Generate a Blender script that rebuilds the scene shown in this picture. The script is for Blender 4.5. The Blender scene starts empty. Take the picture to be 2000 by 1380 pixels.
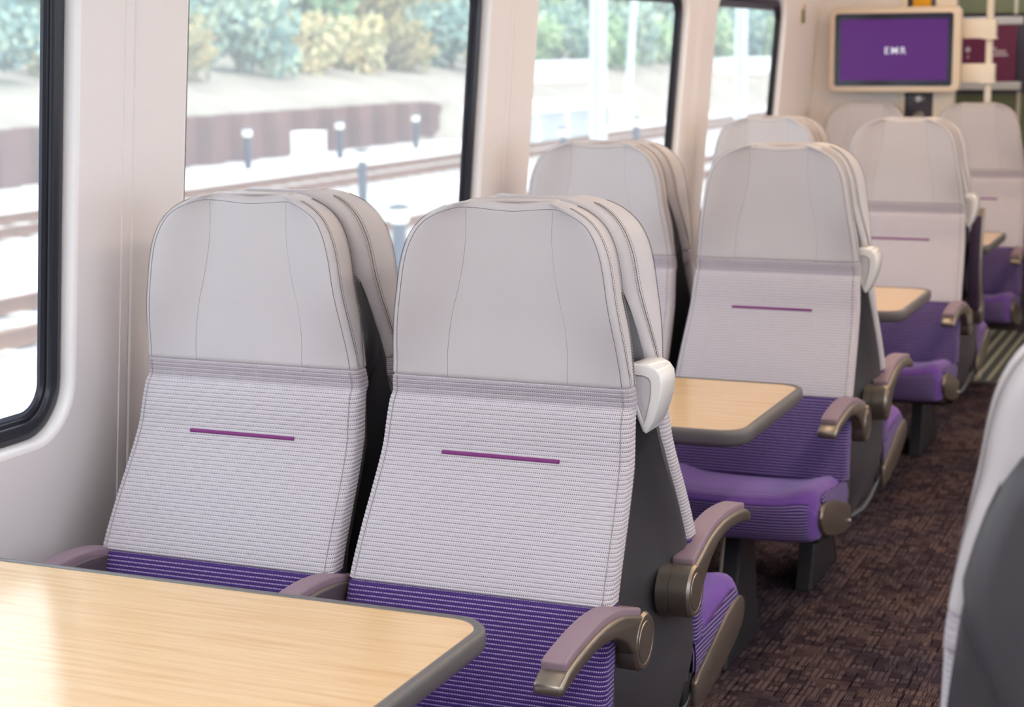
import bpy, bmesh, math, random
from mathutils import Vector, Matrix
random.seed(11)
SC = bpy.context.scene
COL = SC.collection
PI = math.pi

# ------------------------------------------------------------------ helpers
def lerp(a, b, t): return a + (b - a) * t
def interp(tab, z):
    if z <= tab[0][0]: return tab[0][1]
    for (a, va), (b, vb) in zip(tab, tab[1:]):
        if z <= b:
            return lerp(va, vb, (z - a) / (b - a))
    return tab[-1][1]
def smooth_tab(tab):
    """Catmull-Rom style interpolation over a table."""
    def f(z):
        n = len(tab)
        if z <= tab[0][0]: return tab[0][1]
        if z >= tab[-1][0]: return tab[-1][1]
        for i in range(n - 1):
            if z <= tab[i + 1][0]:
                z0, v0 = tab[i]; z1, v1 = tab[i + 1]
                h = z1 - z0; t = (z - z0) / h
                m0 = (v1 - v0) / h if i == 0 else (v1 - tab[i - 1][1]) / (z1 - tab[i - 1][0])
                m1 = (v1 - v0) / h if i == n - 2 else (tab[i + 2][1] - v0) / (tab[i + 2][0] - z0)
                t2, t3 = t * t, t * t * t
                return (2*t3-3*t2+1)*v0 + (t3-2*t2+t)*h*m0 + (-2*t3+3*t2)*v1 + (t3-t2)*h*m1
    return f

def mesh_from(name, verts, faces, mats, uvs=None, mat_idx=None, smooth=True):
    me = bpy.data.meshes.new(name)
    me.from_pydata([tuple(v) for v in verts], [], faces)
    for m in (mats if isinstance(mats, (list, tuple)) else [mats]): me.materials.append(m)
    if uvs is not None:
        uv = me.uv_layers.new(name='UVMap')
        for lp in me.loops: uv.data[lp.index].uv = uvs[lp.vertex_index]
    if mat_idx:
        for p, i in zip(me.polygons, mat_idx): p.material_index = i
    for p in me.polygons: p.use_smooth = smooth
    me.update()
    return me

def obj(name, me, parent=None, loc=(0,0,0), rot=(0,0,0)):
    o = bpy.data.objects.new(name, me); COL.objects.link(o)
    if parent is not None: o.parent = parent
    o.location = loc; o.rotation_euler = rot
    return o

def thing(name, label, cat, loc=(0,0,0), rz=0, group=None):
    o = bpy.data.objects.new(name, None); COL.objects.link(o)
    o.empty_display_size = .1
    o.location = loc; o.rotation_euler = (0,0,rz)
    o['label'] = label; o['category'] = cat
    if group: o['group'] = group
    return o
def tag(o, label, cat, group=None):
    o['label'] = label; o['category'] = cat
    if group: o['group'] = group
    return o
def struct(o):
    o['kind'] = 'structure'; return o

class MB:
    """collects boxes, prisms and tubes into one mesh"""
    def __init__(s): s.v = []; s.f = []; s.mi = []; s.uv = []
    def add(s, v, f, mi=0, uv=None):
        b = len(s.v); s.v += [Vector(x) for x in v]; s.f += [tuple(b + i for i in q) for q in f]; s.mi += [mi]*len(f)
        s.uv += uv if uv else [(0,0)]*len(v)
    def box(s, a, b, mi=0):
        (x0,y0,z0),(x1,y1,z1) = a, b
        s.add([(x0,y0,z0),(x1,y0,z0),(x1,y1,z0),(x0,y1,z0),(x0,y0,z1),(x1,y0,z1),(x1,y1,z1),(x0,y1,z1)],
              [(0,3,2,1),(4,5,6,7),(0,1,5,4),(1,2,6,5),(2,3,7,6),(3,0,4,7)], mi)
    def tube(s, pts, r, n=6, mi=0, caps=True):
        pts = [Vector(p) for p in pts]; rings = []; L = 0
        V = []; U = []; F = []
        for i, p in enumerate(pts):
            d = (pts[min(i+1,len(pts)-1)] - pts[max(i-1,0)]).normalized()
            a = d.orthogonal().normalized() if i == 0 else (a - d * a.dot(d)).normalized()
            b = d.cross(a)
            if i: L += (p - pts[i-1]).length
            rr = r[i] if isinstance(r, (list, tuple)) else r
            for k in range(n):
                t = 2*PI*k/n
                V.append(p + a*math.cos(t)*rr + b*math.sin(t)*rr); U.append((k/n, L))
        for i in range(len(pts)-1):
            for k in range(n):
                F.append((i*n+k, i*n+(k+1)%n, (i+1)*n+(k+1)%n, (i+1)*n+k))
        if caps:
            F.append(tuple(range(n-1,-1,-1))); F.append(tuple((len(pts)-1)*n+k for k in range(n)))
        s.add(V, F, mi, U)
    def lathe(s, prof, c=(0,0,0), axis='z', n=24, mi=0):
        V=[];F=[]
        for r,h in prof:
            for k in range(n):
                t=2*PI*k/n; a,b=r*math.cos(t),r*math.sin(t)
                p={'z':(a,b,h),'x':(h,a,b),'y':(b,h,a)}[axis]
                V.append(Vector(p)+Vector(c))
        for i in range(len(prof)-1):
            for k in range(n):
                F.append((i*n+k,i*n+(k+1)%n,(i+1)*n+(k+1)%n,(i+1)*n+k))
        F.append(tuple(range(n-1,-1,-1))); F.append(tuple((len(prof)-1)*n+k for k in range(n)))
        s.add(V,F,mi)
    def mesh(s, name, mats, smooth=False, bevel=0, seg=2, recalc=True, uv=False):
        me = mesh_from(name, s.v, s.f, mats, s.uv if uv else None, s.mi, smooth)
        bm = bmesh.new(); bm.from_mesh(me)
        if recalc: bmesh.ops.recalc_face_normals(bm, faces=bm.faces)
        if bevel:
            es = [e for e in bm.edges if len(e.link_faces)==2 and e.calc_face_angle(0) > .5]
            bmesh.ops.bevel(bm, geom=es, offset=bevel, offset_type='OFFSET', segments=seg, profile=.5, affect='EDGES', clamp_overlap=True)
        bm.to_mesh(me); bm.free()
        if bevel or smooth:
            for p in me.polygons: p.use_smooth = True
        if smooth or bevel: me.set_sharp_from_angle(angle=math.radians(38))
        return me

def rrect(x0, x1, y0, y1, r, n=6):
    pts=[]
    for cx,cy,a0 in ((x1-r,y0+r,-PI/2),(x1-r,y1-r,0),(x0+r,y1-r,PI/2),(x0+r,y0+r,PI)):
        for k in range(n+1):
            a=a0+PI/2*k/n; pts.append((cx+r*math.cos(a),cy+r*math.sin(a)))
    return pts

def prism(pts, a, b, axis):
    """extrude a 2-D outline between two levels of an axis -> verts, faces"""
    n=len(pts)
    def P(p,h):
        u,v=p
        return {'x':(h,u,v),'y':(u,h,v),'z':(u,v,h)}[axis]
    V=[P(p,a) for p in pts]+[P(p,b) for p in pts]
    F=[tuple(range(n-1,-1,-1)),tuple(range(n,2*n))]+[(i,(i+1)%n,n+(i+1)%n,n+i) for i in range(n)]
    return V,F

# ------------------------------------------------------------------ materials
class NT:
    def __init__(s, name):
        s.m = bpy.data.materials.new(name); s.m.use_nodes = True
        s.t = s.m.node_tree; s.n = s.t.nodes; s.l = s.t.links
        s.b = s.n['Principled BSDF']
    def new(s, t, **kw):
        n = s.n.new(t)
        for k,v in kw.items(): setattr(n,k,v)
        return n
    def link(s,a,b): s.l.new(a,b)
    def math(s, op, a, b=None, c=None):
        n=s.new('ShaderNodeMath',operation=op)
        for i,x in enumerate((a,b,c)):
            if x is None: continue
            if isinstance(x,(int,float)): n.inputs[i].default_value=x
            else: s.link(x,n.inputs[i])
        return n.outputs[0]
    def mix(s, f, a, b):
        n=s.new('ShaderNodeMix',data_type='RGBA')
        for i,x in ((0,f),(6,a),(7,b)):
            if isinstance(x,(int,float)): n.inputs[i].default_value=x
            elif isinstance(x,(tuple,list)): n.inputs[i].default_value=tuple(x)[:3]+(1,)
            else: s.link(x,n.inputs[i])
        return n.outputs[2]
    def ramp(s, f, stops):
        n=s.new('ShaderNodeValToRGB'); e=n.color_ramp.elements
        while len(e)<len(stops): e.new(.5)
        for el,(p,c) in zip(e,stops): el.position=p; el.color=tuple(c)[:3]+(1,)
        s.link(f,n.inputs[0]); return n.outputs[0]
    def noise(s, vec, scale, detail=3, rough=.5):
        n=s.new('ShaderNodeTexNoise'); n.inputs['Scale'].default_value=scale; n.inputs['Detail'].default_value=detail; n.inputs['Roughness'].default_value=rough
        if vec is not None: s.link(vec,n.inputs['Vector'])
        return n.outputs['Fac']
    def coord(s, w='Object'): return s.new('ShaderNodeTexCoord').outputs[w]
    def mapping(s, vec, scale=(1,1,1), rot=(0,0,0)):
        n=s.new('ShaderNodeMapping'); n.inputs['Scale'].default_value=scale; n.inputs['Rotation'].default_value=rot
        s.link(vec,n.inputs['Vector']); return n.outputs[0]
    def bump(s, h, strength=.3, dist=.002):
        n=s.new('ShaderNodeBump'); n.inputs['Strength'].default_value=strength; n.inputs['Distance'].default_value=dist
        s.link(h,n.inputs['Height']); s.link(n.outputs[0],s.b.inputs['Normal'])
    def set(s, **kw):
        for k,v in kw.items():
            i=s.b.inputs[k.replace('_',' ')]
            if hasattr(v,'is_linked') or hasattr(v,'links'): s.link(v,i)
            elif isinstance(v,tuple): i.default_value=v[:3]+(1,)
            else: i.default_value=v
        return s

def srgb(r,g,b):
    f=lambda c: (c/255/12.92) if c/255<=.04045 else ((c/255+.055)/1.055)**2.4
    return (f(r),f(g),f(b))

def plain(name, col, rough=.5, metal=0, spec=.5, var=.04, scale=30, bump=0, coat=0):
    m=NT(name); v=m.noise(m.coord(),scale,4)
    m.set(Base_Color=m.mix(v,tuple(c*(1-var) for c in col),tuple(min(1,c*(1+var)) for c in col)),Roughness=rough,Metallic=metal)
    m.b.inputs['Specular IOR Level'].default_value=spec
    m.b.inputs['Coat Weight'].default_value=coat
    if bump: m.bump(m.noise(m.coord(),bump,3),.15,.001)
    return m.m

def leather():
    m=NT('headrest_leather'); c=m.coord()
    vo=m.new('ShaderNodeTexVoronoi'); vo.inputs['Scale'].default_value=900; m.link(c,vo.inputs['Vector'])
    n=m.noise(c,9,3)
    m.set(Base_Color=m.mix(n,srgb(186,181,183),srgb(193,188,190)),Roughness=.5)
    m.b.inputs['Specular IOR Level'].default_value=.35
    m.bump(m.math('ADD',vo.outputs['Distance'],m.math('MULTIPLY',n,.6)),.12,.0006)
    return m.m

PITCH=.0076
BAND_V=PITCH*43.4          # the top rows of the grey fabric are woven tighter
def rib_fabric(name, base, base2, dot, dot2, strength, minor, dots_u=.0034, sheen=.0, bump=.45, edge=.36, band=None):
    """woven moquette: rows of small stitches, a strong row in each valley and a faint one on each rib; UV in metres"""
    m=NT(name); uv=m.new('ShaderNodeUVMap').outputs[0]
    sep=m.new('ShaderNodeSeparateXYZ'); m.link(uv,sep.inputs[0])
    u,v=sep.outputs[0],sep.outputs[1]
    row=m.math('DIVIDE',v,PITCH)
    fr=m.math('FRACT',row)
    d=m.math('ABSOLUTE',m.math('SUBTRACT',fr,.5))           # .5 in the valley, 0 on the rib
    lean=m.math('ADD',m.math('DIVIDE',u,dots_u),m.math('MULTIPLY',row,.9))
    fu=m.math('ABSOLUTE',m.math('SUBTRACT',m.math('FRACT',lean),.5))
    nz=m.noise(uv,900,2); nb=m.noise(m.mapping(uv,(60,160,1)),1.0,3)
    hole=m.math('GREATER_THAN',m.math('ADD',fu,m.math('MULTIPLY',nz,.22)),.33)
    major=m.math('MULTIPLY',m.math('GREATER_THAN',d,edge),hole)
    lean2=m.math('ADD',m.math('DIVIDE',u,dots_u*.8),m.math('MULTIPLY',fr,2.2))
    fu2=m.math('ABSOLUTE',m.math('SUBTRACT',m.math('FRACT',lean2),.5))
    mino=m.math('MULTIPLY',m.math('LESS_THAN',d,.17),m.math('GREATER_THAN',fu2,.27))
    th=m.math('ABSOLUTE',m.math('SUBTRACT',m.math('FRACT',m.math('ADD',m.math('DIVIDE',u,.0021),m.math('MULTIPLY',fr,2.0))),.5))
    col=m.mix(m.math('ADD',m.math('MULTIPLY',th,.9),m.math('ADD',m.math('MULTIPLY',nz,.35),m.math('MULTIPLY',nb,.35))),base,base2)
    if band:
        inb=m.math('GREATER_THAN',v,band)
        col=m.mix(m.math('MULTIPLY',inb,.20),col,dot2)
        minor=m.math('MULTIPLY_ADD',inb,.30,minor)
    col=m.mix(m.math('MULTIPLY',mino,minor),col,dot2)
    col=m.mix(m.math('MULTIPLY',major,strength),col,dot)
    m.set(Base_Color=col,Roughness=.92)
    m.b.inputs['Specular IOR Level'].default_value=.12
    m.b.inputs['Sheen Weight'].default_value=sheen
    m.b.inputs['Sheen Roughness'].default_value=.4
    h=m.math('ADD',m.math('SUBTRACT',1,m.math('MULTIPLY',m.math('MULTIPLY',d,d),1.5)),m.math('MULTIPLY',th,.3))
    m.bump(h,bump,.0012)
    return m.m

def velvet():
    m=NT('purple_velvet'); uv=m.new('ShaderNodeUVMap').outputs[0]
    sep=m.new('ShaderNodeSeparateXYZ'); m.link(uv,sep.inputs[0])
    fr=m.math('ABSOLUTE',m.math('SUBTRACT',m.math('FRACT',m.math('DIVIDE',sep.outputs[1],PITCH)),.5))
    nap=m.noise(m.mapping(m.coord(),(7,7,7)),1.3,3)
    fine=m.noise(m.coord(),400,2)
    col=m.mix(nap,srgb(82,48,128),srgb(122,82,170))
    col=m.mix(m.math('MULTIPLY',m.math('GREATER_THAN',fr,.42),.35),col,srgb(66,40,108))
    m.set(Base_Color=col,Roughness=.85)
    m.b.inputs['Specular IOR Level'].default_value=.2
    m.b.inputs['Sheen Weight'].default_value=.35
    m.b.inputs['Sheen Tint'].default_value=(.9,.75,1,1)
    m.bump(m.math('ADD',fine,m.math('MULTIPLY',fr,-1.2)),.35,.001)
    return m.m

def wood():
    m=NT('table_oak_laminate'); c=m.coord()
    w=m.mapping(c,(1.2,26,1)); n1=m.noise(w,3.2,6,.62)
    w2=m.mapping(c,(2.5,110,1)); n2=m.noise(w2,4,4,.6)
    f=m.math('ADD',m.math('MULTIPLY',n1,.7),m.math('MULTIPLY',n2,.35))
    col=m.ramp(f,[(.30,srgb(196,150,100)),(.45,srgb(216,176,126)),(.60,srgb(228,196,150)),(.75,srgb(212,172,122))])
    m.set(Base_Color=col,Roughness=.38)
    m.b.inputs['Coat Weight'].default_value=.7; m.b.inputs['Coat Roughness'].default_value=.16
    m.b.inputs['Specular IOR Level'].default_value=.5
    m.bump(n2,.05,.0004)
    return m.m

def carpet():
    m=NT('aisle_carpet'); c=m.coord()
    sep=m.new('ShaderNodeSeparateXYZ'); m.link(c,sep.inputs[0])
    x,y=sep.outputs[0],sep.outputs[1]
    cs=.026
    jit=m.noise(m.mapping(c,(1,1,1)),31,1)
    xx=m.math('ADD',x,m.math('MULTIPLY',jit,.010)); yy=m.math('ADD',y,m.math('MULTIPLY',jit,.014))
    cx=m.math('FLOOR',m.math('DIVIDE',xx,cs)); cy=m.math('FLOOR',m.math('DIVIDE',yy,cs*1.25))
    cmb=m.new('ShaderNodeCombineXYZ'); m.link(cx,cmb.inputs[0]); m.link(cy,cmb.inputs[1])
    wn=m.new('ShaderNodeTexWhiteNoise',noise_dimensions='2D'); m.link(cmb.outputs[0],wn.inputs['Vector'])
    r=wn.outputs['Value']; wc=m.new('ShaderNodeSeparateColor'); m.link(wn.outputs['Color'],wc.inputs[0])
    ori=m.math('GREATER_THAN',r,.45)
    P_=.0062
    sx=m.math('ABSOLUTE',m.math('SUBTRACT',m.math('FRACT',m.math('DIVIDE',x,P_)),.5))
    sy=m.math('ABSOLUTE',m.math('SUBTRACT',m.math('FRACT',m.math('DIVIDE',y,P_*1.5)),.5))
    bx=m.math('LESS_THAN',m.math('FRACT',m.math('DIVIDE',x,.0155)),.80); by=m.math('LESS_THAN',m.math('FRACT',m.math('DIVIDE',y,.0150)),.80)
    lx=m.math('MULTIPLY',m.math('LESS_THAN',sx,.21),by)
    ly=m.math('MULTIPLY',m.math('LESS_THAN',sy,.21),bx)
    line=m.math('ADD',m.math('MULTIPLY',lx,ori),m.math('MULTIPLY',ly,m.math('SUBTRACT',1,ori)))
    gx=m.math('LESS_THAN',m.math('FRACT',m.math('DIVIDE',xx,cs)),.14); gy=m.math('LESS_THAN',m.math('FRACT',m.math('DIVIDE',yy,cs*1.25)),.12)
    gap=m.math('MULTIPLY',m.math('MAXIMUM',gx,gy),m.math('GREATER_THAN',wc.outputs[1],.45))
    line=m.math('MULTIPLY',line,m.math('SUBTRACT',1,gap))
    big=m.noise(m.mapping(c,(1,1,1)),3.4,3)
    fl=m.noise(c,260,2)
    warm=m.math('MULTIPLY',m.math('SUBTRACT',big,.32),2.4)
    wcl=m.new('ShaderNodeClamp'); m.link(warm,wcl.inputs[0])
    yarn=m.mix(wcl.outputs[0],srgb(110,100,114),srgb(184,152,140))
    yarn=m.mix(m.math('MULTIPLY',m.math('POWER',wc.outputs[0],1.6),.8),yarn,srgb(60,48,60))
    bg=m.mix(fl,srgb(22,18,28),srgb(42,33,42))
    m.set(Base_Color=m.mix(line,bg,yarn),Roughness=1)
    m.b.inputs['Specular IOR Level'].default_value=.05
    m.bump(m.math('ADD',line,fl),.5,.003)
    return m.m

def ribbed_floor():
    m=NT('vestibule_matting'); c=m.coord()
    sep=m.new('ShaderNodeSeparateXYZ'); m.link(c,sep.inputs[0])
    f=m.math('FRACT',m.math('DIVIDE',sep.outputs[0],.056))
    l=m.math('LESS_THAN',f,.30)
    m.set(Base_Color=m.mix(l,m.mix(m.noise(c,80,2),srgb(72,74,72),srgb(96,98,94)),srgb(196,192,168)),Roughness=.75)
    m.bump(l,.4,.003)
    return m.m

def emission(name, col, s):
    m=NT(name); m.b.inputs['Specular IOR Level'].default_value=.2; m.set(Base_Color=(.01,.01,.01),Roughness=.25); m.b.inputs['Emission Color'].default_value=col+(1,); m.b.inputs['Emission Strength'].default_value=s
    return m.m

M={}
M['leather']=leather()
M['thread']=plain('seam_thread',srgb(96,90,92),.8)
M['thread_light']=plain('stitch_thread',srgb(150,142,140),.8)
M['grey_rib']=rib_fabric('lilac_grey_moquette',srgb(182,175,182),srgb(218,212,217),srgb(74,66,78),srgb(112,102,114),.8,.5,sheen=.05,bump=.3,band=BAND_V)
M['purple_rib']=rib_fabric('purple_moquette',srgb(42,28,76),srgb(80,56,122),srgb(196,178,214),srgb(108,78,156),.88,.22,dots_u=.0030,sheen=.08,bump=.7,edge=.34)
M['velvet']=velvet()
M['stripe']=plain('magenta_embroidery',srgb(118,42,110),.7,scale=400,var=.25,bump=600)
M['shell']=plain('shell_grey_plastic',srgb(66,63,67),.4,scale=60,bump=500)
M['bronze']=plain('bronze_grey_plastic',srgb(146,137,127),.31,metal=.82,scale=60)
M['pad']=plain('armrest_mauve_rubber',srgb(138,116,128),.6,scale=120,bump=900)
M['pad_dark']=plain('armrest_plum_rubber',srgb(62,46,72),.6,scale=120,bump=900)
M['recess']=plain('handle_recess_shade',srgb(206,204,206),.35,var=.02)  # handle white made greyer, painting in the shade of its recess
M['dark']=plain('under_seat_black',srgb(22,21,24),.7)
M['steel']=plain('brushed_steel',srgb(170,168,165),.3,metal=.9)
M['white']=plain('white_gloss_plastic',srgb(226,224,222),.22,coat=.3,var=.02)
M['wall']=plain('wall_panel_offwhite',srgb(238,234,235),.32,var=.012,scale=6)
M['reveal']=plain('window_reveal_white',srgb(244,243,245),.35,var=.01)
M['rubber']=plain('black_window_rubber',srgb(24,26,38),.3,var=.1)
M['frit']=plain('glass_edge_frit',srgb(88,98,112),.35,var=.1,scale=300)
M['endwall']=plain('end_wall_white',srgb(240,236,233),.4,var=.015,scale=6)
M['ceil']=plain('ceiling_white',srgb(244,241,238),.5,var=.01)
M['wood']=wood()
M['edge']=plain('table_edge_grey',srgb(100,97,97),.38,var=.06,scale=80)
M['under']=plain('table_underside_grey',srgb(76,74,78),.5)
M['leg']=plain('floor_leg_grey',srgb(44,43,48),.5)
M['carpet']=carpet()
M['ribfloor']=ribbed_floor()
M['bezel']=plain('screen_bezel_beige',srgb(222,206,184),.35,var=.02)
M['screenblack']=plain('screen_border_black',srgb(14,10,40),.15,var=.05)
M['cream']=plain('cream_paint',srgb(238,228,212),.4,var=.02)
M['yellow']=plain('yellow_panel',srgb(246,180,10),.45)
M['darkpanel']=plain('dark_door_post',srgb(66,60,76),.4)
M['poster']=plain('poster_burgundy',srgb(128,52,88),.4,var=.06,scale=3)
M['postermark']=plain('poster_print_white',srgb(226,206,214),.5)
M['olive']=plain('olive_panel',srgb(128,134,104),.5,var=.25,scale=5)
M['greyviolet']=plain('grey_violet_panel',srgb(88,80,98),.5,var=.1)
M['green']=plain('label_green',srgb(86,128,64),.5)
M['red']=plain('label_red',srgb(176,92,66),.5)

# window glass: clear pane with a milky veil that paints bright haze over the view
def glass():
    m=NT('window_glass'); t=m.t
    for n in list(m.n):
        if n.type!='OUTPUT_MATERIAL': m.n.remove(n)
    out=[n for n in m.n if n.type=='OUTPUT_MATERIAL'][0]
    tr=m.new('ShaderNodeBsdfTransparent'); tr.inputs[0].default_value=(1,1,1,1)
    tl=m.new('ShaderNodeBsdfTranslucent'); tl.inputs[0].default_value=(.93,.97,1,1)
    gl=m.new('ShaderNodeBsdfGlossy'); gl.inputs['Roughness'].default_value=.03
    n=m.noise(m.coord(),2.2,3)
    mx=m.new('ShaderNodeMixShader'); m.link(m.math('MULTIPLY_ADD',n,.08,.125),mx.inputs[0])
    m.link(tr.outputs[0],mx.inputs[1]); m.link(tl.outputs[0],mx.inputs[2])
    fr=m.new('ShaderNodeFresnel'); fr.inputs[0].default_value=1.45
    mx2=m.new('ShaderNodeMixShader'); m.link(m.math('MULTIPLY',fr.outputs[0],.6),mx2.inputs[0])
    m.link(mx.outputs[0],mx2.inputs[1]); m.link(gl.outputs[0],mx2.inputs[2])
    m.link(mx2.outputs[0],out.inputs[0])
    return m.m
M['glass']=glass()
LAMP_E, LAMP_NEAR, SKY_E, SUN_E, EXPO = 9.0, 1, 3.1, 1.0, -0.02
# ------------------------------------------------------------------ passenger seat
# local frame: origin on the floor under the embroidered stripe; the seat faces -y
TF=smooth_tab([(.44,-.152),(.50,-.147),(.56,-.138),(.65,-.113),(.72,-.077),(.80,-.029),(.855,0),(.895,.0105),(.92,.0175),(.935,.0235),(.946,.0325),(.977,.0295),(1.05,.035),(1.12,.038),(1.20,.043),(1.30,.052)])
HW=smooth_tab([(.44,.236),(.55,.236),(.65,.233),(.75,.229),(.85,.223),(.977,.2155),(1.05,.208),(1.118,.197),(1.17,.189),(1.20,.181),(1.225,.169),(1.242,.155),(1.255,.138),(1.2645,.119),(1.271,.100),(1.276,.078)])
WING=smooth_tab([(.975,0),(1.0,.004),(1.04,.016),(1.09,.027),(1.15,.032),(1.21,.032),(1.25,.027),(1.275,.020)])
SF=smooth_tab([(.977,.108),(1.03,.1075),(1.08,.101),(1.13,.089),(1.18,.080),(1.22,.077),(1.268,.0775)])
def wing(s,z):
    """the face of the headrest curls forward outside the two flutes"""
    a=SF(z)*.80; b=HW(z)-.004
    k=max(0,min(1,(abs(s)-a)/max(.02,b-a))); return WING(z)*k*k*(3-2*k)
Z_SEAM, Z_LOW, Z_BOT, Z_TOP = .977, .650, .445, 1.2775
def pad_section(z, w, tf, tb, rf=.026, rb=.022, nf=22, nc=6, ns=2, nb=8):
    """closed loop in (s, t) with signed perimeter coordinate; starts at the rear middle, runs round by the left side"""
    rf=min(rf,w*.6,(tb-tf)*.49); rb=min(rb,w*.6,(tb-tf)*.49)
    P=[]
    for i in range(nb//2+1): P.append((-(w-rb)*i/(nb//2), tb))
    for k in range(1,nc+1):
        a=PI/2+PI/2*k/nc; P.append((-(w-rb)+rb*math.cos(a), tb-rb+rb*math.sin(a)))
    for i in range(1,ns+1): P.append((-w, lerp(tb-rb, tf+rf, i/ns)))
    for k in range(1,nc+1):
        a=PI+PI/2*k/nc; P.append((-(w-rf)+rf*math.cos(a), tf+rf+rf*math.sin(a)))
    for i in range(1,nf): P.append((lerp(-(w-rf), w-rf, i/nf), tf))
    for k in range(0,nc+1):
        a=-PI/2+PI/2*k/nc; P.append((w-rf+rf*math.cos(a), tf+rf+rf*math.sin(a)))
    for i in range(1,ns+1): P.append((w, lerp(tf+rf, tb-rb, i/ns)))
    for k in range(1,nc+1):
        a=PI/2*k/nc; P.append((w-rb+rb*math.cos(a), tb-rb+rb*math.sin(a)))
    for i in range(1,nb//2): P.append(((w-rb)*(1-i/(nb//2)), tb))
    return P
def loft(rows, mats, name, cap0=True, cap1=True, vs=None):
    """rows: list of (z, points); each row has the same count"""
    n=len(rows[0][1]); V=[];F=[];U=[]
    for r,(z,pts) in enumerate(rows):
        # perimeter measured from the front middle so both halves carry the same pattern
        L=[0]
        for a,b in zip(pts,pts[1:]): L.append(L[-1]+math.dist(a,b))
        mid=min(range(n),key=lambda i:(pts[i][1]>0 and 0)+abs(pts[i][0])+(5 if i<n*.2 or i>n*.8 else 0))
        for i,p in enumerate(pts):
            zz=z(p[0]) if callable(z) else z
            V.append((p[0],p[1],zz)); U.append((L[i]-L[mid], vs[r] if vs else 0))
    for r in range(len(rows)-1):
        for i in range(n):
            F.append((r*n+i, r*n+(i+1)%n, (r+1)*n+(i+1)%n, (r+1)*n+i))
    if cap0: F.append(tuple(range(n-1,-1,-1)))
    if cap1: F.append(tuple((len(rows)-1)*n+i for i in range(n)))
    return mesh_from(name,V,F,mats,U)

def thickness(z): return interp([(.44,.060),(.65,.058),(.85,.056),(.977,.052),(1.02,.058),(1.08,.068),(1.14,.072),(1.2,.072),(1.3,.068)],z)
def profile_arc(z0,z1,n):
    zs=[lerp(z0,z1,i/n) for i in range(n+1)]; v=[0]
    for a,b in zip(zs,zs[1:]): v.append(v[-1]+math.hypot(b-a,TF(b)-TF(a)))
    return zs,v

def fabric_mesh(name,z0,z1,mat,sink0=0,sink1=0,v_off=0,per=6,amp=.0008):
    """a band of ribbed upholstery; the ribs are modelled so that they show on the side silhouettes"""
    zs,v=profile_arc(z0,z1,200)
    tot=v[-1]; rows=round(tot/PITCH); n=rows*per
    R=[];VS=[]
    for i in range(n+1):
        a=tot*i/n
        j=next(k for k in range(len(v)) if v[k]>=a-1e-9); 
        z=zs[j] if j==0 else lerp(zs[j-1],zs[j],(a-v[j-1])/(v[j]-v[j-1]))
        ph=(i%per)/per
        off=amp*(1-(2*abs(ph-.5))**2*1.0)        # 0 in the valley, full on the rib
        e0=i/n*tot; e1=tot-e0
        if sink0 and e0<sink0: off-=.004*(1-e0/sink0)
        if sink1 and e1<sink1: off-=.004*(1-e1/sink1)
        R.append((z,pad_section(z,HW(z)+off,TF(z)-off,TF(z)+thickness(z),rf=.014)))
        VS.append(rows*PITCH*i/n+v_off)
    return loft(R,mat,name,vs=VS)

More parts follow.
